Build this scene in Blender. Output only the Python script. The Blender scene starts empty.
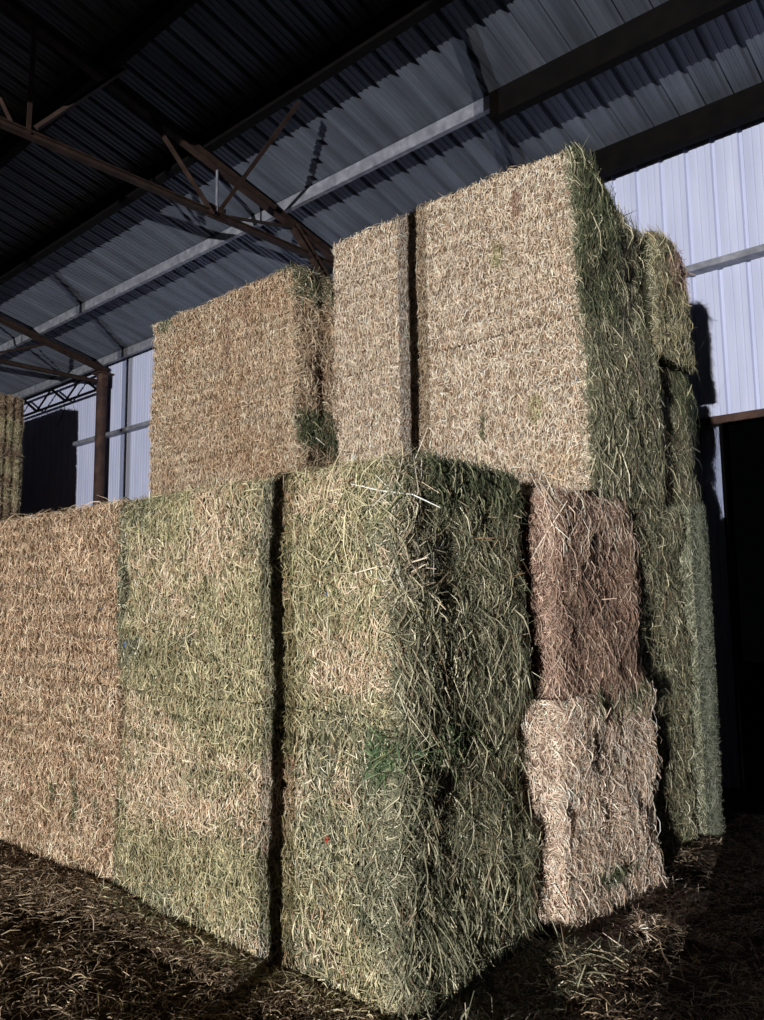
import bpy, bmesh, math
import numpy as np
from mathutils import Vector, Matrix

C = bpy.context.scene.collection
SC = bpy.context.scene
rng = np.random.default_rng(11)
FZ = -0.09            # ground level

# ------------------------------------------------------------------ helpers
def lin(c):
    c = np.asarray(c, float) / 255.0
    return np.where(c <= 0.04045, c / 12.92, ((c + 0.055) / 1.055) ** 2.4)

def mesh_from(name, verts, faces, mat, parent=None, smooth=False):
    me = bpy.data.meshes.new(name)
    me.from_pydata([tuple(v) for v in verts], [], [tuple(f) for f in faces])
    me.update()
    if smooth:
        me.polygons.foreach_set('use_smooth', [True] * len(me.polygons))
    o = bpy.data.objects.new(name, me)
    if mat: me.materials.append(mat)
    C.objects.link(o)
    if parent is not None: o.parent = parent
    return o

def tag(o, label=None, cat=None, group=None, kind=None):
    if label: o['label'] = label
    if cat: o['category'] = cat
    if group: o['group'] = group
    if kind: o['kind'] = kind
    return o

def empty(name, loc, label, cat, group=None):
    o = bpy.data.objects.new(name, None)
    o.empty_display_size = 0.1
    o.location = loc
    C.objects.link(o)
    return tag(o, label, cat, group)

class MB:
    """collects verts / faces for one mesh"""
    def __init__(s): s.v, s.f = [], []
    def add(s, vs, fs):
        b = len(s.v); s.v += [tuple(v) for v in vs]; s.f += [tuple(b + i for i in f) for f in fs]
    def box(s, a, b):
        x0, y0, z0 = a; x1, y1, z1 = b
        s.add([(x0,y0,z0),(x1,y0,z0),(x1,y1,z0),(x0,y1,z0),(x0,y0,z1),(x1,y0,z1),(x1,y1,z1),(x0,y1,z1)],
              [(0,3,2,1),(4,5,6,7),(0,1,5,4),(1,2,6,5),(2,3,7,6),(3,0,4,7)])
    def sweep(s, p0, p1, prof, up=(0,0,1)):
        """prof: closed 2D outline (side, up) swept from p0 to p1"""
        p0, p1 = Vector(p0), Vector(p1)
        d = (p1 - p0).normalized(); u = Vector(up)
        side = d.cross(u)
        if side.length < 1e-4: side = d.cross(Vector((0,1,0)))
        side.normalize(); u = side.cross(d)
        n = len(prof)
        vs = [p0 + side*a + u*b for a, b in prof] + [p1 + side*a + u*b for a, b in prof]
        fs = [(i, (i+1) % n, n + (i+1) % n, n + i) for i in range(n)]
        fs += [tuple(range(n-1, -1, -1)), tuple(range(n, 2*n))]
        s.add(vs, fs)
    def tube(s, pts, r, n=6):
        pts = [Vector(p) for p in pts]; m = len(pts); vs = []
        for i, p in enumerate(pts):
            d = (pts[min(i+1, m-1)] - pts[max(i-1, 0)]).normalized()
            a = d.cross(Vector((0.13, 0.31, 0.94)))
            if a.length < 1e-4: a = d.cross(Vector((1, 0, 0)))
            a.normalize(); b = d.cross(a)
            for k in range(n):
                t = 2*math.pi*k/n; vs.append(p + (a*math.cos(t) + b*math.sin(t))*r)
        fs = [(i*n+k, i*n+(k+1) % n, (i+1)*n+(k+1) % n, (i+1)*n+k) for i in range(m-1) for k in range(n)]
        fs += [tuple(range(n-1, -1, -1)), tuple((m-1)*n+k for k in range(n))]
        s.add(vs, fs)
    def build(s, name, mat, parent=None, smooth=False):
        vs = s.v
        if parent is not None:
            q = parent.location
            pp = parent.parent
            off = Vector(q)
            while pp is not None: off = off + pp.location; pp = pp.parent
            vs = [(v[0]-off.x, v[1]-off.y, v[2]-off.z) for v in vs]
        return mesh_from(name, vs, s.f, mat, parent, smooth)

def angle_prof(a, t):          # L shaped angle iron
    return [(-a/2, -a/2), (a/2, -a/2), (a/2, -a/2+t), (-a/2+t, -a/2+t), (-a/2+t, a/2), (-a/2, a/2)]
def chan_prof(w, h, t):        # C channel, open towards +side
    return [(-w/2,-h/2),(w/2,-h/2),(w/2,-h/2+t),(-w/2+t,-h/2+t),(-w/2+t,h/2-t),(w/2,h/2-t),(w/2,h/2),(-w/2,h/2)]
def ibeam_prof(w, h, t):
    return [(-w/2,-h/2),(w/2,-h/2),(w/2,-h/2+t),(t/2,-h/2+t),(t/2,h/2-t),(w/2,h/2-t),(w/2,h/2),(-w/2,h/2),(-w/2,h/2-t),(-t/2,h/2-t),(-t/2,-h/2+t),(-w/2,-h/2+t)]

# ------------------------------------------------------------------ materials
def mat(name, rgb=None, rough=0.7, metal=0.0, spec=0.3):
    m = bpy.data.materials.new(name); m.use_nodes = True
    b = m.node_tree.nodes['Principled BSDF']
    b.inputs['Roughness'].default_value = rough
    b.inputs['Metallic'].default_value = metal
    b.inputs['Specular IOR Level'].default_value = spec
    if rgb is not None: b.inputs['Base Color'].default_value = (*lin(rgb), 1)
    return m, m.node_tree.nodes, m.node_tree.links, b

def noise_mat(name, stops, scale=(1,1,1), nscale=5.0, detail=6, rough=0.7, metal=0.0, spec=0.3, bump=0.0, bscale=None, bdist=0.02):
    m, N, L, b = mat(name, None, rough, metal, spec)
    tc = N.new('ShaderNodeTexCoord'); mp = N.new('ShaderNodeMapping'); mp.inputs['Scale'].default_value = scale
    L.new(tc.outputs['Object'], mp.inputs['Vector'])
    nz = N.new('ShaderNodeTexNoise'); nz.inputs['Scale'].default_value = nscale; nz.inputs['Detail'].default_value = detail
    L.new(mp.outputs['Vector'], nz.inputs['Vector'])
    cr = N.new('ShaderNodeValToRGB'); el = cr.color_ramp.elements
    while len(el) < len(stops): el.new(0.5)
    for e, (p, c) in zip(el, stops): e.position = p; e.color = (*lin(c), 1)
    L.new(nz.outputs['Fac'], cr.inputs['Fac']); L.new(cr.outputs['Color'], b.inputs['Base Color'])
    if bump:
        n2 = N.new('ShaderNodeTexNoise'); n2.inputs['Scale'].default_value = bscale or nscale*6; n2.inputs['Detail'].default_value = 5
        L.new(mp.outputs['Vector'], n2.inputs['Vector'])
        bp = N.new('ShaderNodeBump'); bp.inputs['Strength'].default_value = bump; bp.inputs['Distance'].default_value = bdist
        L.new(n2.outputs['Fac'], bp.inputs['Height']); L.new(bp.outputs['Normal'], b.inputs['Normal'])
    return m

def attr_mat(name, rough=0.65, spec=0.25):
    m, N, L, b = mat(name, None, rough, 0, spec)
    a = N.new('ShaderNodeAttribute'); a.attribute_name = 'stalk_colour'
    L.new(a.outputs['Color'], b.inputs['Base Color'])
    return m

M_stalk = attr_mat('hay_stalks')
M_rust = noise_mat('brown_painted_steel', [(0.3,(46,32,28)),(0.55,(66,46,40)),(0.75,(84,62,52))], nscale=7, rough=0.75, bump=0.15)
M_truss = noise_mat('brown_truss_steel', [(0.3,(36,26,22)),(0.55,(50,37,31)),(0.75,(64,48,41))], nscale=7, rough=0.75, spec=0.2, bump=0.1)
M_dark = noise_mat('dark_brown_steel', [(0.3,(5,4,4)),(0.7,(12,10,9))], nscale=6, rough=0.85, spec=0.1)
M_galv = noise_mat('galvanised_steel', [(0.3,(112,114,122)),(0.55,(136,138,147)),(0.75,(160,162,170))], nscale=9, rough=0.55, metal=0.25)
M_wall = noise_mat('white_wall_sheet', [(0.3,(180,186,212)),(0.6,(194,199,224)),(0.8,(205,210,232))], scale=(3,3,0.35), nscale=2.2, rough=0.5, metal=0.0, spec=0.3)
M_roof = noise_mat('roof_sheet_underside', [(0.25,(74,79,88)),(0.5,(98,104,115)),(0.75,(120,127,139))], scale=(2.5,0.35,0.35), nscale=1.6, rough=0.5, metal=0.35, spec=0.4)
M_floor = noise_mat('trampled_dirt', [(0.3,(30,24,18)),(0.6,(52,42,32)),(0.8,(74,60,44))], nscale=3.5, rough=0.95, spec=0.1, bump=0.6, bscale=30, bdist=0.03)
M_twine = noise_mat('grey_blue_twine', [(0.3,(70,76,84)),(0.7,(110,118,126))], nscale=60, rough=0.7)
M_blue = mat('blue_twine', (96,130,178), 0.6)[0]
M_red = mat('red_twine', (190,60,44), 0.6)[0]
M_black = mat('black_wire', (20,20,20), 0.6)[0]

def core_mat(name, a, b_):
    return noise_mat(name, [(0.3, a), (0.7, b_)], scale=(1,1,0.35), nscale=40, detail=8, rough=0.9, spec=0.1, bump=0.8, bscale=60, bdist=0.03)

# ------------------------------------------------------------------ numpy noise
def _h(ix, iy, iz, seed):
    n = (ix.astype(np.int64)*374761393 + iy.astype(np.int64)*668265263 + iz.astype(np.int64)*2147483647 + seed*974634777) & 0xffffffff
    n = ((n ^ (n >> 13)) * 1274126177) & 0xffffffff
    n = (n ^ (n >> 16)) * 2246822519 & 0xffffffff
    return ((n ^ (n >> 15)) & 0xffff) / 65535.0
def vnoise(p, seed=0):
    i = np.floor(p); f = p - i; f = f*f*(3-2*f); i = i.astype(np.int64)
    out = 0
    for dx in (0,1):
        for dy in (0,1):
            for dz in (0,1):
                w = (f[:,0] if dx else 1-f[:,0])*(f[:,1] if dy else 1-f[:,1])*(f[:,2] if dz else 1-f[:,2])
                out = out + w*_h(i[:,0]+dx, i[:,1]+dy, i[:,2]+dz, seed)
    return out*2-1
def fbm(p, seed=0, o=3):
    a, s, r = 1.0, 0.0, 0.0
    for k in range(o):
        r = r + a*vnoise(p*(2.03**k) + 17.3*k, seed+k); s += a; a *= 0.5
    return r/s
def unit(v): return v/np.maximum(np.linalg.norm(v, axis=1, keepdims=True), 1e-9)

# ------------------------------------------------------------------ stalks
def strand_arrays(pos, nrm, dr, ln, wd, bow, col, lift, K=4):
    n = len(pos)
    dr = unit(dr)
    rn = unit(nrm + rng.normal(0, 0.55, (n,3)))
    side = unit(np.cross(dr, rn))
    t = np.linspace(0, 1, K)
    prof = np.interp(t, [0, .2, .75, 1], [0.65, 1, 0.9, 0.3])
    curl = rng.normal(0, 0.05, n)*ln
    kink = rng.normal(0, 0.022, (K, n))*ln
    V = np.empty((n, K, 2, 3))
    for k in range(K):
        arch = 1-(2*t[k]-1)**2
        c = pos + dr*((t[k]-0.5)*ln)[:,None] + nrm*(lift + bow*arch)[:,None] + side*(curl*arch+kink[k])[:,None]
        w = side*(wd*prof[k]*0.5)[:,None]
        V[:,k,0] = c - w; V[:,k,1] = c + w
    cv = np.repeat(col[:,None,:], K*2, axis=1)
    return V.reshape(-1,3), cv.reshape(-1,3), n, K

def strand_mesh(name, chunks, parent=None, kind='stuff', material=None):
    Vs = np.concatenate([c[0] for c in chunks]); Cs = np.concatenate([c[1] for c in chunks])
    fl = []; base = 0
    for _, _, n, K in chunks:
        b = base + np.arange(n)[:,None]*(K*2) + (np.arange(K-1)*2)[None,:]
        q = np.stack([b, b+1, b+3, b+2], -1).reshape(-1,4); fl.append(q); base += n*K*2
    F = np.concatenate(fl)
    me = bpy.data.meshes.new(name)
    me.vertices.add(len(Vs)); me.vertices.foreach_set('co', Vs.astype(np.float32).ravel())
    me.loops.add(F.size); me.loops.foreach_set('vertex_index', F.astype(np.int32).ravel())
    me.polygons.add(len(F)); me.polygons.foreach_set('loop_start', (np.arange(len(F))*4).astype(np.int32))
    me.polygons.foreach_set('loop_total', np.full(len(F), 4, np.int32))
    me.update(calc_edges=True); me.validate()
    at = me.color_attributes.new('stalk_colour', 'FLOAT_COLOR', 'POINT')
    at.data.foreach_set('color', np.concatenate([Cs, np.ones((len(Cs),1))], 1).astype(np.float32).ravel())
    me.materials.append(material or M_stalk)
    o = bpy.data.objects.new(name, me); C.objects.link(o)
    if parent is not None: o.parent = parent
    if kind: o['kind'] = kind
    return o

PAL = {
 'tan':   ([(206,180,150),(184,154,124),(226,205,176),(152,118,94),(136,122,96)], [.3,.3,.18,.16,.06]),
 'pale':  ([(226,209,186),(212,189,163),(238,225,206),(174,144,120),(148,132,106)], [.33,.3,.2,.12,.05]),
 'ptan':  ([(218,196,168),(200,173,143),(232,216,190),(164,133,107),(138,126,96)], [.33,.3,.2,.12,.05]),
 'green': ([(148,142,108),(172,163,124),(114,113,82),(200,187,150),(222,211,174),(144,122,96)], [.26,.27,.17,.15,.07,.08]),
 'mid':   ([(190,180,144),(164,156,120),(206,196,158),(118,120,86),(150,124,94)], [.3,.25,.2,.15,.1]),
 'dgreen':([(132,131,106),(108,109,87),(156,152,125),(196,188,158),(220,212,184),(118,102,82),(74,80,60)], [.26,.22,.18,.11,.06,.08,.09]),
 'grass': ([(82,104,70),(66,84,56),(108,128,88),(92,100,72),(150,154,116)], [.3,.3,.2,.12,.08]),
 'moss':  ([(88,95,70),(70,78,56),(114,118,90),(98,96,74),(162,156,124)], [.3,.28,.2,.12,.1]),
 'redbrown': ([(178,150,131),(154,124,108),(206,182,162),(122,98,85),(156,140,118)], [.3,.3,.2,.15,.05]),
 'pink':  ([(228,208,188),(212,186,164),(238,224,206),(184,154,132),(172,156,128)], [.32,.3,.22,.11,.05]),
 'grey':  ([(150,152,128),(130,134,110),(176,172,148),(110,112,92)], [.3,.3,.2,.2]),
 'earth': ([(166,145,120),(132,112,90),(204,184,154),(96,80,64),(68,58,48)], [.27,.27,.16,.18,.12]),
}
def pick(pal, n):
    cols, w = PAL[pal]
    c = lin(np.array(cols))[rng.choice(len(cols), n, p=np.array(w)/sum(w))]
    return np.clip(c*rng.normal(1, 0.2, (n,1)), 0.003, 0.9)

# ------------------------------------------------------------------ a big square bale
class Bale:
    def __init__(s, lo, hi, seed, bulge=(0.05,0.02), strings=(), flakes=0.0, top_slump=None, lean=0.0, rt=0.006, rb=0.006, tuck=0.01, rr=0.06, rows=0.0, free='fe', fp=0.36):
        s.lo, s.hi, s.seed = np.array(lo, float), np.array(hi, float), seed
        s.bulge, s.strings, s.flakes, s.top_slump, s.lean = bulge, strings, flakes, top_slump, lean
        # a bale only spills over on its free sides (f front, e end, t top, b back); elsewhere it presses flat on its neighbours
        g = 0.004
        s.cl = np.array([s.lo[0]-g, -99 if 'f' in free else s.lo[1]-0.02, s.lo[2]+0.001])
        s.ch = np.array([99 if 'e' in free else s.hi[0]+g, 99 if 'b' in free else s.hi[1]+0.02, 99 if 't' in free else s.hi[2]-0.001])
        if 'l' in free: s.cl[0] = -99
        s.free = free; s.fp = fp; s.rows = rows; s.r = rr; s.rt, s.rb, s.tuck = rt, rb, tuck
    def surf(s, p):
        """points on the box -> displaced surface points and normals"""
        lo, hi = s.lo, s.hi
        r = np.full(p.shape, s.r); r[:,2] = np.where(p[:,2] > (lo[2]+hi[2])/2, s.rt, s.rb)
        q = np.clip(p, lo+r, hi-r); d = (p-q)/r
        n = unit(d); base = q + n*r
        w = p
        e = n[:,0]**2; f = n[:,1]**2; up = n[:,2]**2
        a = s.bulge[0]*e + s.bulge[1]*f
        low = fbm(w*2.1, s.seed, 2); mid = fbm(w*8.0, s.seed+9, 2)
        d_ = a*(1.1*low+0.1) + (0.45*a*f+0.55*a*e+0.004)*mid - 0.02*(e+f)
        # edges of each bale tuck in a little, so the joint between two bales reads as a line
        zz = (w[:,2]-lo[2])/(hi[2]-lo[2])
        d_ -= (e+f)*s.tuck*(np.exp(-(zz/0.03)**2)+np.exp(-((1-zz)/0.03)**2))
        for zs in s.strings:
            d_ -= (e+f)*0.022*np.exp(-((w[:,2]-zs)/0.02)**2)
        if s.rows: d_ -= f*s.rows*s.groove(w)
        if s.flakes:
            d_ -= e*s.flakes*np.abs(np.cos(np.pi*(w[:,1]-lo[1])/s.fp))**6
            d_ -= f*0.35*s.flakes*np.maximum(0, vnoise(np.stack([w[:,0]*9, w[:,0]*0, w[:,2]*0.7], 1), s.seed+5))**2
        d_ -= up*(0.003 + 0.012*np.abs(low)*up)
        out = base + n*d_[:,None]
        if s.top_slump is not None:
            out[:,2] -= s.top_slump(out)*np.clip((zz-0.45)/0.55, 0, 1)
        if s.lean: out[:,0] += s.lean*zz
        return np.clip(out, s.cl, s.ch), n
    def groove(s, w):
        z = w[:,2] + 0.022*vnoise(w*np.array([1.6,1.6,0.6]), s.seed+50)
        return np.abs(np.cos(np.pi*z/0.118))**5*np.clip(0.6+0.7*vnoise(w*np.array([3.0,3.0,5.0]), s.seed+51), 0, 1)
    def core(s, mat_, root, step=0.05):
        lo, hi = s.lo, s.hi
        nn = np.maximum(2, np.round((hi-lo)/step).astype(int))
        idx = {}; pts = []; faces = []
        def vid(i,j,k):
            key = (i,j,k)
            if key not in idx:
                idx[key] = len(pts); pts.append((lo[0]+(hi[0]-lo[0])*i/nn[0], lo[1]+(hi[1]-lo[1])*j/nn[1], lo[2]+(hi[2]-lo[2])*k/nn[2]))
            return idx[key]
        X, Y, Z = nn
        for i in range(X):
            for j in range(Y):
                for k, fl in ((0,True),(Z,False)):
                    q = [vid(i,j,k),vid(i+1,j,k),vid(i+1,j+1,k),vid(i,j+1,k)]; faces.append(q[::-1] if fl else q)
            for k in range(Z):
                for j, fl in ((0,False),(Y,True)):
                    q = [vid(i,j,k),vid(i+1,j,k),vid(i+1,j,k+1),vid(i,j,k+1)]; faces.append(q[::-1] if fl else q)
        for j in range(Y):
            for k in range(Z):
                for i, fl in ((0,True),(X,False)):
                    q = [vid(i,j,k),vid(i,j+1,k),vid(i,j+1,k+1),vid(i,j,k+1)]; faces.append(q[::-1] if fl else q)
        out, _ = s.surf(np.array(pts))
        out = out - np.array(root.location)
        return mesh_from('packed_hay', out.tolist(), faces, mat_, root, True)
    def sample(s, face, n, box=None):
        lo, hi = s.lo, s.hi
        u, v = rng.random(n), rng.random(n)
        p = np.empty((n,3))
        def co(ax, t): return lo[ax]+(hi[ax]-lo[ax])*t
        if face == 'front': p[:,0], p[:,1], p[:,2] = co(0,u), lo[1], co(2,v)
        if face == 'back':  p[:,0], p[:,1], p[:,2] = co(0,u), hi[1], co(2,v)
        if face == 'end':   p[:,0], p[:,1], p[:,2] = hi[0], co(1,u), co(2,v)
        if face == 'left':  p[:,0], p[:,1], p[:,2] = lo[0], co(1,u), co(2,v)
        if face == 'top':   p[:,0], p[:,1], p[:,2] = co(0,u), co(1,v), hi[2]
        if box is not None:
            a, b = np.array(box[0]), np.array(box[1])
            p = a + (b-a)*rng.random((n,3))
            if face == 'front': p[:,1] = lo[1]
            if face == 'end': p[:,0] = hi[0]
            if face == 'left': p[:,0] = lo[0]
            if face == 'top': p[:,2] = hi[2]
        return s.surf(p)
    def stalks(s, face, n, pal, style='cut', patches=(), box=None, ln=None, wd=None, mix=None, zmin=None):
        pos, nrm = s.sample(face, n, box)
        n = len(pos)
        up = np.tile([0,0,1.0], (n,1))
        tang = rng.normal(0, 1, (n,3)); tang -= nrm*np.sum(tang*nrm, 1, keepdims=True); tang = unit(tang)
        upt = up - nrm*np.sum(up*nrm, 1, keepdims=True)
        if style == 'cut':
            d = tang*rng.uniform(0.25,1.0,(n,1)) + upt*rng.normal(0,0.75,(n,1)) + nrm*rng.normal(0.0,0.28,(n,1))
            l = rng.gamma(4.0, 0.25, n)*(ln or 0.06); bow = rng.uniform(-0.003, 0.012, n); lift = rng.uniform(-0.008, 0.02, n)
        elif style == 'long':
            d = tang + upt*rng.normal(0,0.55,(n,1)) + nrm*rng.normal(0,0.24,(n,1))
            l = rng.gamma(3.5, 0.285, n)*(ln or 0.14); bow = rng.uniform(-0.004, 0.02, n); lift = rng.uniform(-0.008, 0.02, n)
        else:   # hang: loose stalks drooping down the face
            d = tang*0.7 - upt*0.9 + nrm*rng.normal(0.12,0.22,(n,1)) - np.array([0,0,0.3])
            l = rng.gamma(4, 0.25, n)*(ln or 0.2); bow = rng.uniform(0.0, 0.035, n); lift = rng.uniform(0.0, 0.035, n)
        l = np.clip(l, 0.012, 0.5)
        w = rng.uniform(0.6, 1.4, n)*(wd or 0.0055)
        col = pick(pal, n)
        if s.rows and face == 'front':      # shade in the grooves between pressed layers, painted into the stalk colour
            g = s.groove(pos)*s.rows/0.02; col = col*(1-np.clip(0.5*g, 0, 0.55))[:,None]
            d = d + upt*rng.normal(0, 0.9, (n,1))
        if mix is not None:            # second kind of hay showing in drifts
            for q_, (mp_, th) in enumerate(mix if isinstance(mix, list) else [mix]):
                m = fbm(pos*np.array([2.2,2.2,3.5]), s.seed+31+7*q_, 3) + rng.normal(0,0.15,n)
                k = m > th; c2 = pick(mp_, n); col[k] = c2[k]
        for ctr, rad, pn in patches:
            q = (pos-np.array(ctr))/np.array(rad)
            k = (np.sum(q*q, 1) + rng.normal(0,0.3,n) + 0.5*vnoise(pos*14, 77)) < 1
            c2 = pick(pn, n); col[k] = c2[k]
        if zmin is not None:
            k = pos[:,2] > zmin; pos, nrm, d, l, w, bow, col, lift = [a[k] for a in (pos,nrm,d,l,w,bow,col,lift)]
        # keep stalks above the ground
        low = pos[:,2] < FZ+0.03; pos[low,2] = FZ+0.03
        return (pos, nrm, d, l, w, bow, col, lift)

def local(ch, root, b):
    o = np.array(root.location); out = []
    for c in ch:
        V, cv, n, K = strand_arrays(*c)
        q = np.clip(V, b.cl, b.ch)
        spill = V[:,0] > b.hi[0]+0.012          # stalks outside the end face may hang over the bale below
        q[spill,2] = np.maximum(V[spill,2], b.cl[2]-0.16)
        if 'f' in b.free:                        # stems bristling across the seam on the cut front
            fr = V[:,1] < b.lo[1]-0.004
            q[fr,2] = np.clip(V[fr,2], np.maximum(b.cl[2]-0.03, FZ), b.ch[2]+0.03)
        out.append((q-o, cv, n, K))
    return out

def tube_on(b, root, pts, name, r, material):
    q, n = b.surf(np.array(pts)); q = q + n*0.004
    m = MB(); m.tube([tuple(v) for v in q], r, 5)
    return m.build(name, material, root)

def knot(root, p, n, material, name='twine_knot', sc=1.0):
    p = np.array(p, float); pts = []
    for k in range(15):
        t = k/14*4.2*math.pi
        pts.append(p + np.array(n)*(0.022+0.012*math.sin(t*1.7))*sc + np.array([math.cos(t)*0.016, 0.004*math.sin(t), math.sin(t)*0.014 - 0.02*(k/14)])*sc)
    m = MB(); m.tube([tuple(v) for v in pts], 0.0042*sc, 5)
    return m.build(name, material, root)

ROOTS = []
def bale(lo, hi, seed, label, group, corepal, stalks, patches=(), bulge=(0.05,0.02), strings=0, flakes=0.0,
         slump=None, lean=0.0, clumps=(), string_faces='fe', step=0.05, knots=(), rt=0.006, rb=0.006, tuck=0.01, rr=0.06, rows=0.0, free='fe', fp=0.36):
    H = hi[2]-lo[2]
    zs = [lo[2] + H*(i+0.5)/strings for i in range(strings)] if strings else []
    b = Bale(lo, hi, seed, bulge, zs, flakes, slump, lean, rt, rb, tuck, rr, rows, free, fp)
    root = empty('hay_bale', ((lo[0]+hi[0])/2, (lo[1]+hi[1])/2, lo[2]), label, 'hay bale', group)
    b.core(core_mat('packed_hay_%s' % group.replace(' ','_'), *corepal), root, step)
    ch = []
    for st in stalks:
        st = dict(st); face = st.pop('face'); n = st.pop('n'); pal = st.pop('pal')
        ch.append(b.stalks(face, n, pal, patches=patches, **st))
    if ch: strand_mesh('loose_stalks', local(ch, root, b), root)
    for cl in clumps:
        cc = []
        for st in cl['st']:
            st = dict(st); cc.append(b.stalks(st.pop('face'), st.pop('n'), st.pop('pal'), **st))
        o = strand_mesh(cl['name'], local(cc, root, b), root); o['label'] = cl['label']
    for z in zs:
        pts = []
        if 'f' in string_faces: pts += [(x, lo[1], z) for x in np.linspace(lo[0]+0.1, hi[0]-0.07, 40)]
        if 'e' in string_faces: pts += [(hi[0], y, z) for y in np.linspace(lo[1]+0.07, hi[1]-0.08, 20)]
        if pts: tube_on(b, root, pts, 'twine', 0.0045, M_twine)
    for p, mt, sc in knots:
        q, n = b.surf(np.array([p])); knot(root, q[0], n[0], mt, 'twine_knot', sc)
    return root

TAN = ((84,66,48),(116,92,68)); PALE = ((104,86,68),(136,114,92)); GRN = ((56,56,40),(84,82,60))
DGR = ((38,40,30),(60,60,44)); RED = ((64,48,40),(94,72,60)); PNK = ((98,82,68),(130,110,94)); GRY = ((64,66,54),(88,88,72))
L0 = 2.335

# ---- front row: green corner column
gF = 'bales of the low front row'
bale((-L0,0.0,FZ),(0.0,1.12,1.203), 101, 'big green hay bale standing on the floor at the near corner, under another green one', gF, GRN,
     [dict(face='front',n=30000,pal='green',style='cut',ln=0.056,wd=0.0044,mix=[('mid',-0.12),('ptan',0.22),('dgreen',0.33)]),
      dict(face='front',n=1800,pal='mid',style='long',ln=0.10,wd=0.0042),
      dict(face='front',n=1500,pal='green',style='cut',ln=0.06,wd=0.0045,box=((-2.335,0,-0.03),(-2.22,0,1.2))),
      dict(face='left',n=2200,pal='dgreen',style='cut',ln=0.05,wd=0.0045,box=((-2.335,0.0,FZ),(-2.335,0.2,1.2))),
      dict(face='end',n=19000,pal='dgreen',style='long',ln=0.10,wd=0.0043),
      dict(face='end',n=2600,pal='dgreen',style='hang',ln=0.15,wd=0.005),
      dict(face='end',n=1700,pal='mid',style='long',ln=0.14,wd=0.0048),
      dict(face='end',n=2200,pal='dgreen',style='hang',ln=0.22,wd=0.0055,box=((0,0.0,0.02),(0,1.12,0.33)))],
     patches=[((-0.12,0,0.95),(0.16,0.3,0.22),'dgreen'),((-0.06,0,0.5),(0.22,0.3,0.36),'dgreen'),((-2.33,0,0.5),(0.05,0.3,0.6),'dgreen')],
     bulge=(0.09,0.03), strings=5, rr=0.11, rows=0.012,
     clumps=[dict(name='green_grass_clump',label='bright green grass clump at the corner',st=[
        dict(face='end',n=800,pal='grass',style='long',ln=0.16,wd=0.006,box=((0,0.0,1.0),(0,0.6,1.13))),
        dict(face='front',n=220,pal='grass',style='long',ln=0.15,wd=0.006,box=((-0.12,0,0.97),(0,0,1.08)))])],
     knots=[((-0.44,0,0.62),M_red,0.65),((-0.47,0,0.5),M_red,0.45)])
bale((-L0,0.0,1.203),(0.0,1.12,2.41), 101, 'big green hay bale at the near corner, stacked on another green one', gF, GRN,
     [dict(face='front',n=30000,pal='green',style='cut',ln=0.056,wd=0.0044,mix=[('mid',-0.12),('ptan',0.22),('dgreen',0.33)]),
      dict(face='front',n=2400,pal='mid',style='long',ln=0.11,wd=0.0043),
      dict(face='front',n=1500,pal='green',style='cut',ln=0.06,wd=0.0045,box=((-2.335,0,1.21),(-2.22,0,2.4))),
      dict(face='left',n=2200,pal='dgreen',style='cut',ln=0.05,wd=0.0045,box=((-2.335,0.0,1.21),(-2.335,0.2,2.4))),
      dict(face='front',n=500,pal='mid',style='long',ln=0.16,wd=0.005,box=((-0.7,0,1.5),(0,0,2.4))),
      dict(face='end',n=19000,pal='dgreen',style='long',ln=0.10,wd=0.0043),
      dict(face='end',n=2200,pal='dgreen',style='hang',ln=0.15,wd=0.005),
      dict(face='end',n=1800,pal='dgreen',style='hang',ln=0.2,wd=0.005,box=((0,0.05,1.2),(0,1.1,1.4))),
      dict(face='end',n=1700,pal='mid',style='long',ln=0.15,wd=0.005),
      dict(face='end',n=500,pal='pale',style='long',ln=0.18,wd=0.0055,box=((0,0.0,1.7),(0,0.35,2.4))),
      dict(face='top',n=8000,pal='mid',style='long',ln=0.085,wd=0.0045)],
     patches=[((-2.33,0,1.9),(0.07,0.3,0.6),'dgreen'),((-2.2,0,1.45),(0.16,0.3,0.1),'dgreen')],
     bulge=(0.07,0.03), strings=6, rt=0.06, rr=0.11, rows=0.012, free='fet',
     clumps=[dict(name='green_mat',label='dark green mat of fine hay on the top edge',st=[
        dict(face='end',n=3000,pal='moss',style='hang',ln=0.12,wd=0.005,box=((0,0.25,2.24),(0,1.12,2.41))),
        dict(face='top',n=2600,pal='moss',style='long',ln=0.12,wd=0.005,box=((-0.3,0.3,2.41),(0.0,1.12,2.41)))])],
     knots=[((-0.40,0,2.10),M_blue,0.8),((-0.43,0,1.78),M_blue,0.55),((-0.39,0,1.42),M_blue,0.55),((-2.24,0,1.49),M_blue,0.9),((-2.02,0,2.16),M_blue,0.5)])
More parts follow.
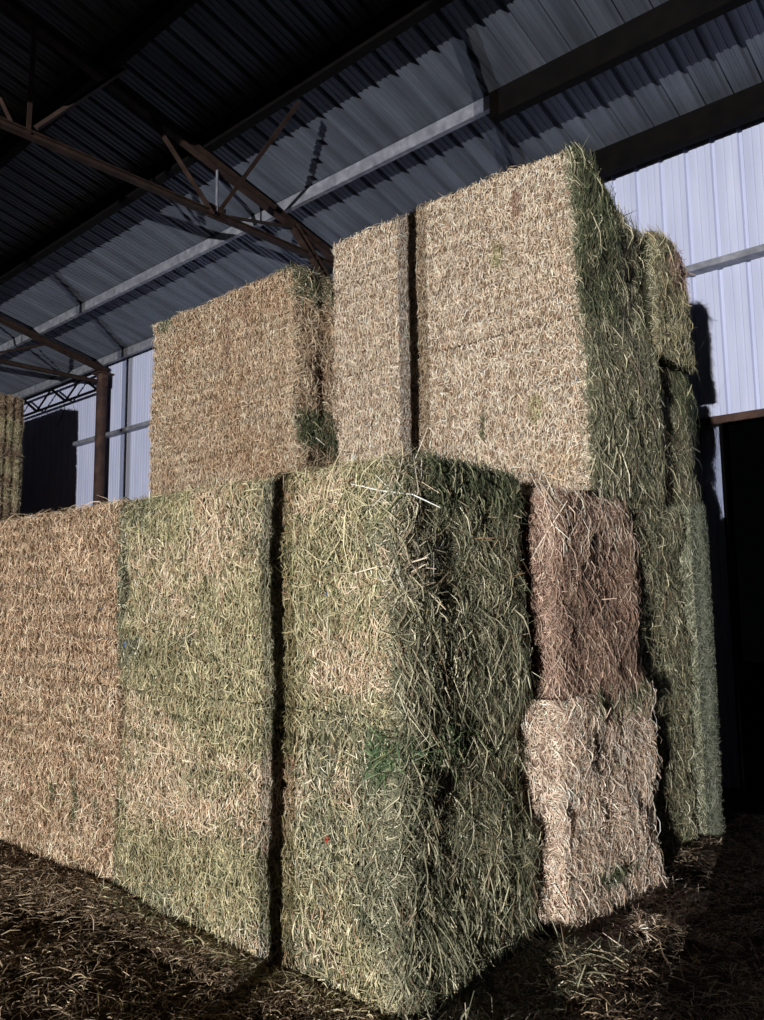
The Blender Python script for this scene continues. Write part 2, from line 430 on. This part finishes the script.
# ---- front row: brown column further left
bale((-4.72,0.02,FZ),(-2.36,1.12,1.203), 103, 'tan brown hay bale on the floor left of the green corner bales', gF, TAN,
     [dict(face='front',n=26000,pal='tan',style='cut',ln=0.048,wd=0.0047,mix=('ptan',0.1)),
      dict(face='front',n=500,pal='mid',style='long',ln=0.12),
      dict(face='end',n=2500,pal='tan',style='cut',ln=0.05,wd=0.0047,box=((0,0.02,FZ),(0,0.2,1.2)))],
     patches=[((-2.9,0,0.42),(0.03,0.2,0.16),'moss'),((-3.2,0,0.42),(0.03,0.2,0.12),'moss'),((-2.6,0,0.4),(0.025,0.2,0.1),'dgreen')],
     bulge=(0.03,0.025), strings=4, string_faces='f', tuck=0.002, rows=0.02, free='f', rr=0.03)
bale((-4.72,0.02,1.203),(-2.36,1.12,2.42), 103, 'tan brown hay bale left of the green corner bales, stacked on a paler one', gF, TAN,
     [dict(face='front',n=26000,pal='tan',style='cut',ln=0.048,wd=0.0047),
      dict(face='top',n=4500,pal='ptan',style='long',ln=0.10,wd=0.005),
      dict(face='end',n=2500,pal='tan',style='cut',ln=0.05,wd=0.0047,box=((0,0.02,1.21),(0,0.2,2.4)))],
     patches=[((-2.36,0,1.9),(0.05,0.3,0.6),'dgreen')],
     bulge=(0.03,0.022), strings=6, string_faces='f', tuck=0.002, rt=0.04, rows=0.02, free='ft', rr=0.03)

# ---- second row: brown ends right behind the green corner
gS = 'bale ends of the low rows behind the green corner'
bale((-2.25,1.20,FZ),(0.14,2.46,1.18), 105, 'pinkish tan bale end standing on the floor right behind the green corner bales', gS, PNK,
     [dict(face='end',n=23000,pal='pink',style='long',ln=0.055,wd=0.0045),
      dict(face='end',n=3000,pal='pink',style='hang',ln=0.10,wd=0.0048),
      dict(face='end',n=400,pal='dgreen',style='hang',ln=0.13,wd=0.005,box=((0,1.6,1.05),(0,2.35,1.18))),
      dict(face='front',n=4500,pal='pink',style='cut',ln=0.05,wd=0.0045,box=((-0.35,0,0.0),(0.12,0,1.18)))],
     patches=[((0.1,1.75,0.14),(0.3,0.25,0.05),'moss'),((0.1,2.0,1.14),(0.3,0.35,0.07),'dgreen')], bulge=(0.07,0.03), tuck=0.02, rr=0.1, free='e')
bale((-2.25,1.26,1.18),(0.10,2.36,2.36), 106, 'reddish brown bale end stacked on the pinkish one behind the green corner', gS, RED,
     [dict(face='end',n=23000,pal='redbrown',style='long',ln=0.058,wd=0.0042),
      dict(face='end',n=2600,pal='redbrown',style='hang',ln=0.13,wd=0.0046),
      dict(face='end',n=1500,pal='redbrown',style='hang',ln=0.2,wd=0.0046,box=((0,1.2,1.18),(0,2.4,1.36))),
      dict(face='end',n=350,pal='pink',style='hang',ln=0.2,wd=0.005,box=((0,1.2,2.05),(0,2.4,2.36))),
      dict(face='top',n=2500,pal='pink',style='long',ln=0.10,wd=0.0045,box=((-0.6,1.2,2.36),(0.1,1.78,2.36))),
      dict(face='front',n=4500,pal='redbrown',style='cut',ln=0.05,wd=0.0045,box=((-0.35,0,1.18),(0.1,0,2.36)))], bulge=(0.06,0.03), rt=0.06, tuck=0.02, rr=0.1, free='et')
# ---- third and fourth low rows
bale((-2.42,2.51,FZ),(0.0,3.44,1.20), 107, 'narrow green bale end on the floor right of the pinkish tan end', gS, DGR,
     [dict(face='end',n=13000,pal='dgreen',style='long',ln=0.085,wd=0.0045), dict(face='end',n=900,pal='dgreen',style='hang',ln=0.14,wd=0.005),
      dict(face='end',n=900,pal='mid',style='long',ln=0.11,wd=0.005)], bulge=(0.05,0.02), free='e')
bale((-2.42,2.51,1.20),(0.0,3.44,2.41), 108, 'narrow green bale end stacked right of the reddish brown end', gS, DGR,
     [dict(face='end',n=13000,pal='dgreen',style='long',ln=0.085,wd=0.0045), dict(face='end',n=900,pal='dgreen',style='hang',ln=0.14,wd=0.005),
      dict(face='end',n=900,pal='mid',style='long',ln=0.11,wd=0.005)], bulge=(0.05,0.02), free='e')
bale((-2.5,3.50,FZ),(0.15,3.66,1.22), 109, 'grey green bale end on the floor at the far right edge of the stack', gS, GRY,
     [dict(face='end',n=5500,pal='grey',style='cut',ln=0.06,wd=0.005), dict(face='front',n=2600,pal='grey',style='cut',ln=0.055,wd=0.0048,box=((-0.2,0,FZ),(0.15,0,1.2)))], bulge=(0.02,0.02), free='eb', rt=0.004, rb=0.004)
bale((-2.5,3.50,1.20),(0.15,3.66,2.46), 110, 'flat grey green bale end stacked at the far right edge beside the dark doorway', gS, GRY,
     [dict(face='end',n=5500,pal='grey',style='cut',ln=0.05,wd=0.0048), dict(face='front',n=2600,pal='grey',style='cut',ln=0.055,wd=0.0048,box=((-0.2,0,1.2),(0.15,0,2.46)))], bulge=(0.015,0.02), free='ebt', rb=0.004)
# ---- bales that carry the left upper column (behind the low front row)
gH = 'bales hidden behind the low front row'
for k, z in enumerate((FZ, 1.19)):
    bale((-5.05,1.9,z),(-2.62,3.0,z+1.235), 120+k, ['tan bale on the floor hidden behind the low front row', 'tan bale hidden behind the low front row, under the upper left column'][k], gH, TAN, [], step=0.12)

# ---- upper block, front column (pale) and its green end
gU = 'bales of the tall upper block'
bale((-2.27,1.90,2.43),(0.06,2.98,3.61), 111, 'pale straw coloured bale low in the tall block, right above the reddish brown end', gU, PALE,
     [dict(face='front',n=27000,pal='pale',style='cut',ln=0.044,wd=0.0047),
      dict(face='end',n=14000,pal='dgreen',style='long',ln=0.09,wd=0.0045), dict(face='end',n=2800,pal='dgreen',style='hang',ln=0.16,wd=0.005),
      dict(face='end',n=1800,pal='dgreen',style='hang',ln=0.22,wd=0.005,box=((0,1.95,2.43),(0,2.98,2.65)))],
     patches=[((-0.78,1.9,2.95),(0.02,0.2,0.11),'moss'),((-0.35,1.9,3.02),(0.05,0.2,0.12),'mid'),((-0.2,1.9,2.6),(0.15,0.2,0.12),'ptan')],
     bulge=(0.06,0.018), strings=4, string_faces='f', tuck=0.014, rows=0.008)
def slumpD(o): return np.clip((o[:,0]+0.55)/0.5, 0, 1)*(0.05+0.24*np.clip((o[:,1]-2.15)/0.5, 0, 1))
bale((-2.27,1.90,3.61),(0.04,2.98,4.82), 111, 'pale straw coloured bale topping the tall block, with dark green hay down its end', gU, PALE,
     [dict(face='front',n=27000,pal='pale',style='cut',ln=0.044,wd=0.0047),
      dict(face='end',n=14000,pal='dgreen',style='long',ln=0.09,wd=0.0045), dict(face='end',n=2000,pal='dgreen',style='hang',ln=0.16,wd=0.005),
      dict(face='top',n=3500,pal='ptan',style='long',ln=0.09,wd=0.005), dict(face='top',n=2500,pal='dgreen',style='long',ln=0.10,wd=0.005,box=((-0.5,2.2,4.8),(0.04,2.98,4.8)))],
     patches=[((-0.62,1.9,4.2),(0.05,0.2,0.1),'mid'),((-0.45,1.9,4.55),(0.04,0.2,0.12),'redbrown')],
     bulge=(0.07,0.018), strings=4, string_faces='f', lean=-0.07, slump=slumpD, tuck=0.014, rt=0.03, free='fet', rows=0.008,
     clumps=[dict(name='green_clump',label='dark green leafy hay hanging down the end',st=[
        dict(face='end',n=4600,pal='moss',style='hang',ln=0.15,wd=0.0052,box=((0,1.93,3.62),(0,2.42,4.82))),
        dict(face='end',n=2500,pal='moss',style='long',ln=0.11,wd=0.005,box=((0,1.95,4.0),(0,2.6,4.82))),
        dict(face='top',n=1000,pal='moss',style='long',ln=0.11,wd=0.005,box=((-0.12,1.95,4.82),(0.04,2.6,4.82)))])])
# ---- upper block, left column
bale((-5.12,1.90,2.43),(-2.74,3.0,3.60), 113, 'tan bale at the left of the upper block, lower of two', gU, TAN,
     [dict(face='front',n=25000,pal='ptan',style='cut',ln=0.045,wd=0.0049,mix=('tan',0.1)),
      dict(face='end',n=7500,pal='ptan',style='long',ln=0.10,wd=0.005)],
     bulge=(0.07,0.02), strings=4, string_faces='f', flakes=0.05, lean=-0.04, tuck=0.002, rows=0.014, free='felb',
     clumps=[dict(name='green_clump',label='green hay tuft on the bale end',st=[
        dict(face='end',n=1500,pal='moss',style='hang',ln=0.12,wd=0.0055,box=((0,1.95,3.12),(0,2.6,3.45)))])])
bale((-5.12,1.90,3.60),(-2.78,3.0,4.78), 113, 'tan bale at left of the upper block, upper of two, green tuft on its corner', gU, TAN,
     [dict(face='front',n=25000,pal='ptan',style='cut',ln=0.045,wd=0.0049,mix=('tan',0.1)),
      dict(face='end',n=7500,pal='ptan',style='long',ln=0.10,wd=0.005),
      dict(face='top',n=3500,pal='ptan',style='long',ln=0.1,wd=0.005)],
     patches=[((-4.85,1.9,4.72),(0.12,0.2,0.08),'dgreen'),((-3.75,1.9,4.3),(0.025,0.2,0.4),'redbrown'),((-3.45,1.9,4.45),(0.02,0.2,0.3),'redbrown')], bulge=(0.07,0.02), strings=4, string_faces='f', flakes=0.05, tuck=0.002, rt=0.04, rows=0.014, free='feltb',
     clumps=[dict(name='green_clump',label='dark green tuft at the top corner',st=[
        dict(face='end',n=1500,pal='moss',style='long',ln=0.11,wd=0.0055,box=((0,1.9,4.5),(0,2.7,4.78))),
        dict(face='top',n=700,pal='moss',style='long',ln=0.11,wd=0.0055,box=((-3.05,1.9,4.78),(-2.78,2.6,4.78)))])])
# ---- upper block, back row (green ends)
def slumpF(o): return 0.15 + 0.16*np.clip((o[:,1]-3.6)/0.35, 0, 1)**2
bale((-2.3,3.03,2.47),(-0.05,3.90,3.60), 115, 'green bale end at the back of the tall block, lower of two', gU, DGR,
     [dict(face='end',n=14000,pal='dgreen',style='long',ln=0.09,wd=0.0045), dict(face='end',n=1800,pal='dgreen',style='hang',ln=0.16,wd=0.005),
      dict(face='end',n=1500,pal='dgreen',style='hang',ln=0.22,wd=0.005,box=((0,3.03,2.43),(0,3.98,2.65))),
      dict(face='end',n=500,pal='mid',style='hang',ln=0.22,wd=0.005,box=((0,3.05,2.6),(0,3.3,3.3)))],
     patches=[((0.08,3.8,3.45),(0.4,0.35,0.3),'moss')], bulge=(0.06,0.02), free='eb')
bale((-2.3,3.03,3.60),(0.05,3.84,4.72), 116, 'slumped green and brown bale end topping the back of the tall block', gU, DGR,
     [dict(face='end',n=14000,pal='dgreen',style='long',ln=0.09,wd=0.0045,mix=('mid',0.2)), dict(face='end',n=1200,pal='mid',style='hang',ln=0.14,wd=0.005),
      dict(face='top',n=5500,pal='mid',style='long',ln=0.11,wd=0.005)],
     patches=[((0.06,3.7,4.5),(0.4,0.4,0.25),'redbrown')], bulge=(0.07,0.02), slump=slumpF, rt=0.12, free='etb')

# ---- far left stack
gL = 'bales of the far left stack'
names = ['lowest bale of the far left stack, hidden behind the front row', 'second bale from the floor in the far left stack, hidden behind the front row',
         'middle bale of the far left stack, hidden behind the front row', 'second bale from the top of the far left stack, its ribbed end in view',
         'topmost bale of the far left stack, close under the roof']
for k in range(5):
    st = [dict(face='end',n=4500,pal='mid',style='long',ln=0.1,wd=0.007), dict(face='front',n=7000,pal='tan',style='cut',ln=0.08,wd=0.007)] if k < 3 else [dict(face='end',n=7500,pal='mid',style='long',ln=0.08,wd=0.006,mix=('earth',-0.1)), dict(face='front',n=3500,pal='tan',style='cut',ln=0.08,wd=0.007)]
    if k == 4: st.append(dict(face='top',n=800,pal='tan',style='long',ln=0.12))
    bale((-14.94,2.8,FZ+1.16*k),(-12.63,3.9,FZ+1.16*(k+1)), 130+k, names[k], gL, TAN, st, bulge=(0.04,0.02), flakes=0.13, fp=0.15, step=0.04 if k > 2 else 0.12, free='feltb' if k == 4 else 'felb')

# ------------------------------------------------------------------ floor
def floor_h(x, y):
    p = np.stack([x, y, np.zeros_like(x)], 1)
    h = 0.045*fbm(p*1.1, 5, 3) + 0.02*fbm(p*5.0, 6, 3)
    inside = (y > 0.04) & (x < 0.05)
    near = np.exp(-((y+0.05)/0.28)**2)*(x < 0.1); h = h*(1-near) + (0.01 + 0.05*np.exp(-((x+2.4)/0.5)**2))*near
    h = h + 0.13*np.exp(-(((x-0.42)/0.20)**2 + ((y+0.12)/0.22)**2))
    h = h + 0.10*np.exp(-(((x-0.52)/0.2)**2 + ((y-1.55)/0.16)**2))
    h = h + 0.06*np.exp(-(((x-0.35)/0.2)**2 + ((y-0.9)/0.3)**2))
    return FZ + np.where(inside, np.minimum(h, 0.0)-0.04, h)
def build_floor():
    xs = np.concatenate([np.linspace(-24,-6,37)[:-1], np.linspace(-6,3,226)[:-1], np.linspace(3,14,23)])
    ys = np.concatenate([np.linspace(-16,-3,27)[:-1], np.linspace(-3,5,201)[:-1], np.linspace(5,22,35)])
    X, Y = np.meshgrid(xs, ys); h = floor_h(X.ravel(), Y.ravel())
    V = np.stack([X.ravel(), Y.ravel(), h], 1); nx = len(xs)
    F = [(j*nx+i, j*nx+i+1, (j+1)*nx+i+1, (j+1)*nx+i) for j in range(len(ys)-1) for i in range(nx-1)]
    o = mesh_from('floor', V.tolist(), F, M_floor, None, True); tag(o, kind='structure')
build_floor()

def floor_stalks(n, xr, yr, pal, ln, wd, dens=None, up=0.2):
    x = rng.uniform(*xr, n); y = rng.uniform(*yr, n)
    k = ~((y > -0.02) & (x < 0.06))
    if dens is not None: k &= rng.random(n) < dens(x, y)
    x, y = x[k], y[k]; m = len(x)
    pos = np.stack([x, y, floor_h(x, y)+0.012], 1)
    nrm = np.tile([0,0,1.0], (m,1)) + rng.normal(0,0.5,(m,3)); nrm = unit(nrm)
    d = rng.normal(0,1,(m,3)); d[:,2] *= up
    return (pos, nrm, d, np.clip(rng.gamma(3,0.333,m)*ln,0.02,0.4), rng.uniform(0.6,1.4,m)*wd, rng.uniform(0,0.02,m), pick(pal,m), rng.uniform(0,0.035,m))
def patchy(x, y):
    return np.clip(0.6+1.5*fbm(np.stack([x,y,x*0],1)*1.6, 41, 3), 0.25, 1)
fl = [floor_stalks(95000, (-5.5,-0.0), (-2.6,0.0), 'earth', 0.065, 0.0045, patchy),
      floor_stalks(6000, (-5.0,0.1), (-0.3,0.0), 'earth', 0.06, 0.0045),
      floor_stalks(2500, (-2.4,0.1), (-0.14,0.0), 'mid', 0.07, 0.0045),
      floor_stalks(60000, (0.0,1.6), (-1.2,4.4), 'earth', 0.075, 0.0045, patchy),
      floor_stalks(3500, (0.05,0.5), (-0.3,1.2), 'dgreen', 0.12, 0.005, None, 0.4),
      floor_stalks(1500, (0.05,0.5), (1.1,2.4), 'pink', 0.10, 0.005, None, 0.4)]
o = strand_mesh('floor_straw', [strand_arrays(*c) for c in fl])
tag(o, 'loose brown straw strewn over the dark dirt floor', 'straw')

# ------------------------------------------------------------------ shell: sheet walls and roof
W = 5.60; PITCH = 0.28; RZ0, RK, RIDGE = 6.80, 0.25, -0.9
def rz(y): return RZ0 + RK*(W-y) if y > RIDGE else RZ0 + RK*(W-RIDGE) - RK*(RIDGE-y)
def rib_profile(x0, x1, deep=0.032, minor=0.006, wide=0.018):
    out = []; k0 = math.floor(x0/PITCH)-1
    pts = []
    for k in range(k0, int(x1/PITCH)+2):
        b = k*PITCH
        pts += [(b,0),(b+0.012,deep),(b+0.026+wide,deep),(b+0.038+wide,0),(b+0.115,0),(b+0.122,minor),(b+0.140,minor),(b+0.147,0),(b+0.195,0),(b+0.202,minor),(b+0.220,minor),(b+0.227,0)]
    def ev(x):
        for (a,ha),(b,hb) in zip(pts, pts[1:]):
            if a <= x <= b: return ha+(hb-ha)*(x-a)/max(b-a,1e-9)
        return 0
    return [(x0, ev(x0))] + [q for q in pts if x0 < q[0] < x1] + [(x1, ev(x1))]
def sheet(m, x0, x1, fn, **kw):
    """fn(x,h) -> list of points across the sheet"""
    pr = rib_profile(x0, x1, **kw); cols = [fn(x, h) for x, h in pr]; k = len(cols[0])
    vs = [p for c in cols for p in c]
    fs = [(i*k+j, (i+1)*k+j, (i+1)*k+j+1, i*k+j+1) for i in range(len(cols)-1) for j in range(k-1)]
    m.add(vs, fs)
DX0, DX1, DZ = -0.315, 3.6, 3.55
m = MB()
sheet(m, -24, DX0, lambda x,h: [(x,W+h,FZ-0.05),(x,W+h,RZ0+0.02)])
sheet(m, DX0, DX1, lambda x,h: [(x,W+h,DZ),(x,W+h,RZ0+0.02)])
sheet(m, DX1, 8, lambda x,h: [(x,W+h,FZ-0.05),(x,W+h,RZ0+0.02)])
tag(m.build('wall_back', M_wall), kind='structure')
m = MB()
sheet(m, -24, 8, lambda x,h: [(x,y,rz(y)+h) for y in (W+0.25, 4.0, 2.4, 0.8, RIDGE, -2.5, -4.2, -5.9, -7.6)], deep=0.06, minor=0.012, wide=0.035)
tag(m.build('ceiling', M_roof), kind='structure')
# front of the barn behind the camera: open bays under a sheet fascia, and a boarded panel on the right
m = MB(); sheet(m, -24, 8, lambda x,h: [(x,-7.45-h,5.10),(x,-7.45-h,rz(-7.45)-0.02)])
tag(m.build('wall_front', M_wall), kind='structure')
m = MB(); sheet(m, 2.80, 8, lambda x,h: [(x,-7.45-h,FZ-0.05),(x,-7.45-h,2.62)])
tag(m.build('wall_front_panel', M_wall), kind='structure')
m = MB(); m.box((DX0-0.002,W-0.14,FZ-0.02),(DX0+0.03,W+0.06,DZ-0.064)); 
tag(m.build('trim_1', M_dark), kind='structure')

# door header over the dark doorway
t = empty('door_header', (DX0+1.9, W-0.06, DZ), 'rusty brown steel header over the dark doorway at the right', 'beam')
m = MB(); m.sweep((DX0-0.3,W-0.075,DZ-0.02),(DX1+0.2,W-0.075,DZ-0.02), [(-a_,b_) for a_,b_ in chan_prof(0.15,0.085,0.008)][::-1]); m.build('channel', M_rust, t)

# ------------------------------------------------------------------ wall girts
def girt(x0, x1, z, label):
    t = empty('wall_girt', ((x0+x1)/2, W-0.08, z), label, 'beam')
    m = MB(); m.sweep((x0,W-0.08,z),(x1,W-0.08,z), [(-0.075,-0.035),(0.075,-0.035),(0.075,0.035),(0.067,0.035),(0.067,-0.029),(-0.075,-0.029)]); m.build('channel', M_galv, t)
    return t
girt(-13.85, -5.5, 5.19, 'galvanised girt across the white wall behind the brown post')
girt(-5.2, 7.5, 5.19, 'galvanised girt across the white wall right of the tall block')

# ------------------------------------------------------------------ posts
def post(x, y, r, ztop, label, mat_=M_rust, cap=True):
    t = empty('steel_post', (x,y,FZ), label, 'post')
    m = MB(); m.tube([(x,y,FZ-0.04),(x,y,ztop)], r, 24); m.build('pipe', mat_, t, False)
    if cap:
        m = MB(); m.box((x-r*1.5,y-r*1.5,ztop-0.002),(x+r*1.5,y+r*1.5,ztop+0.02)); m.build('cap_plate', mat_, t)
        m = MB(); m.box((x+r*0.9,y-0.06,ztop-0.28),(x+r*0.9+0.03,y+0.06,ztop-0.02)); m.build('bracket', mat_, t)
    return t
post(-12.49, 5.38, 0.105, 6.45, 'round brown steel post in front of the white wall at the left')
post(-5.35, 5.38, 0.105, 6.45, 'round brown steel post hidden behind the upper block')
post(1.545, -7.35, 0.058, 6.6, 'thin steel post of the open barn front, behind the viewer', M_dark, False)
post(-3.70, -7.35, 0.055, 6.6, 'thick steel post of the open barn front, behind the viewer', M_dark, False)

# ------------------------------------------------------------------ purlins
def purlin(y, x0, x1, label, mat_, h=0.2, w=0.07, t_=0.004, drop=0.0):
    z = rz(y) - h/2 - 0.006 - drop
    t = empty('roof_purlin', ((x0+x1)/2, y, z), label, 'beam')
    pr = [(-a_,b_) for a_,b_ in chan_prof(w, h, t_)][::-1]
    m = MB(); m.sweep((x0,y,z),(x1,y,z), pr); m.build('channel', mat_, t)
    return t
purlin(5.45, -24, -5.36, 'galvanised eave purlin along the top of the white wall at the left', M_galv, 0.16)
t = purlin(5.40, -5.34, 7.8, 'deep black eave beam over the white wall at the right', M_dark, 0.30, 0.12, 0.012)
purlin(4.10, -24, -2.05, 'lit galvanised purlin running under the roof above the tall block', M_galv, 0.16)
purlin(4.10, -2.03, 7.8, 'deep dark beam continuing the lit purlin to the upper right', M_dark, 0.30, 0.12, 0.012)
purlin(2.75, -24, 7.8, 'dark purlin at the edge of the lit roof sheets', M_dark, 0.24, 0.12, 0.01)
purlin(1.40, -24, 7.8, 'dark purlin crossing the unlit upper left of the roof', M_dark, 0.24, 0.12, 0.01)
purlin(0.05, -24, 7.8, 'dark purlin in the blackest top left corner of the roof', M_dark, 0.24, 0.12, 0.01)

# ------------------------------------------------------------------ trusses
def member(t, name, p0, p1, a, mat_=M_truss, n=0.008):
    m = MB(); m.sweep(p0, p1, angle_prof(a, n)); return m.build(name, mat_, t)
def truss(x, zb, label, yend, knee=True):
    t = empty('steel_truss', (x, 5.3, 6.55), label, 'truss')
    def top(y): return rz(y)-0.30
    m = MB(); m.sweep((x,-0.9,top(-0.9)),(x,5.48,top(5.48)), ibeam_prof(0.11,0.10,0.012)); m.build('top_chord', M_truss, t)
    m = MB(); m.sweep((x,-0.9,zb),(x,yend,zb), ibeam_prof(0.09,0.07,0.012)); m.build('bottom_chord', M_truss, t)
    n1, n2 = 2.93, 0.62
    member(t, 'web', (x+0.03,1.98,top(1.98)), (x+0.03,n1-0.04,zb), 0.075)
    member(t, 'web', (x,n1+0.02,top(n1)), (x,n1+0.02,zb), 0.035, M_galv)
    member(t, 'web', (x,n1+0.05,zb+0.02), (x,4.25,top(4.25)), 0.045)
    member(t, 'web', (x,n2-0.02,top(n2)), (x,n2-0.04,zb), 0.05)
    member(t, 'web', (x-0.03,-0.4,top(-0.4)), (x-0.03,n2-0.12,zb), 0.06)
    if knee:
        m = MB(); m.sweep((x,4.22,top(4.22)),(x,5.20,5.95), ibeam_prof(0.11,0.10,0.012)); m.build('knee_brace', M_truss, t)
    m = MB(); m.box((x-0.012,n1-0.13,zb-0.06),(x+0.012,n1+0.14,zb+0.12)); m.build('gusset_plate', M_truss, t)
    return t
truss(-5.35, 6.52, 'near brown steel truss landing behind the upper hay block', 5.2)
truss(-12.49, 6.28, 'far brown steel truss landing on the round post at the left', 5.265, False)
# slanting braces from truss nodes to the purlins
def brace(p0, p1, a, label, mat_=M_truss):
    t = empty('purlin_brace', p0, label, 'brace')
    member(t, 'angle_bar', p0, p1, a, mat_)
brace((-5.30,2.95,6.60), (-3.70,2.80,7.22), 0.055, 'long slanting brace from the near truss up to the purlin above the hay')
brace((-5.30,0.64,6.60), (-4.95,1.42,7.50), 0.06, 'short slanting brace at the left of the near truss')

# lattice girt left of the far post
t = empty('lattice_girt', (-14.9, 5.33, 6.1), 'dark open lattice girt on the wall left of the brown post', 'beam')
za, zb_ = 6.16, 6.55
m = MB(); m.sweep((-16.8,5.34,za),(-12.60,5.34,za), angle_prof(0.06,0.01)); m.build('bottom_chord', M_dark, t)
m = MB(); m.sweep((-16.8,5.34,zb_),(-12.60,5.34,zb_), angle_prof(0.06,0.01)); m.build('top_chord', M_dark, t)
xs = [-16.7,-15.33,-13.97,-12.62]
for k in range(3):
    for a, b in (((xs[k],za),((xs[k]+xs[k+1])/2,zb_)),(((xs[k]+xs[k+1])/2,zb_),(xs[k+1],za))):
        m = MB(); m.sweep((a[0],5.34,a[1]),(b[0],5.34,b[1]), angle_prof(0.045,0.008)); m.build('web', M_dark, t)
m = MB(); m.tube([(-13.9,5.28,6.10),(-13.8,5.26,5.95),(-13.95,5.25,5.72),(-14.1,5.25,5.6)], 0.008, 5)
tag(m.build('hanging_wire', M_black), 'thin black wire hanging from the lattice girt', 'wire')

# ------------------------------------------------------------------ lights: twin work lamps of a loader outside the open front
def lamp(loc, tgt, energy, size, blend, col):
    l = bpy.data.lights.new('work_lamp', 'SPOT'); l.energy = energy; l.spot_size = math.radians(size); l.spot_blend = blend
    l.shadow_soft_size = 0.008; l.color = col
    o = bpy.data.objects.new('work_lamp', l); C.objects.link(o); o.location = loc
    o.rotation_euler = (Vector(tgt)-Vector(loc)).to_track_quat('-Z','Y').to_euler()
    return o
LY, LX, LZ = -24.0, -0.795+0.318*24.0, 1.5
for s, col in ((-1, (0.95,0.98,1.04)), (1, (1.04,0.98,0.88))):
    lamp((LX+s*0.0925, LY, LZ), (-3.0, 1.5, 3.4), 19800, 46, 0.35, col)

w = bpy.data.worlds.new('night'); SC.world = w; w.use_nodes = True
bg = w.node_tree.nodes['Background']; bg.inputs['Color'].default_value = (0.5,0.55,0.7,1); bg.inputs['Strength'].default_value = 0.0015

# ------------------------------------------------------------------ camera
cam = bpy.data.cameras.new('camera'); co = bpy.data.objects.new('camera', cam); C.objects.link(co)
F, YAW, PIT, ROLL = 796.14, math.radians(-41.596), math.radians(6.593), math.radians(-0.659)
f = Vector((math.sin(YAW)*math.cos(PIT), math.cos(YAW)*math.cos(PIT), math.sin(PIT)))
r = Vector((math.cos(YAW), -math.sin(YAW), 0)); u = r.cross(f)
c_, s_ = math.cos(ROLL), math.sin(ROLL)
r, u = r*c_ + u*s_, r*(-s_) + u*c_
co.matrix_world = Matrix(((r.x,u.x,-f.x,2.388),(r.y,u.y,-f.y,-2.75),(r.z,u.z,-f.z,1.731),(0,0,0,1)))
cam.sensor_fit = 'VERTICAL'; cam.sensor_height = 36.0; cam.lens = 36.0*F/1020.0
cam.clip_start = 0.05; cam.clip_end = 200
SC.camera = co
SC.view_settings.view_transform = 'Standard'; SC.view_settings.look = 'None'
SC.view_settings.exposure = 0.0; SC.view_settings.gamma = 1.0; SC.view_settings.use_curve_mapping = False
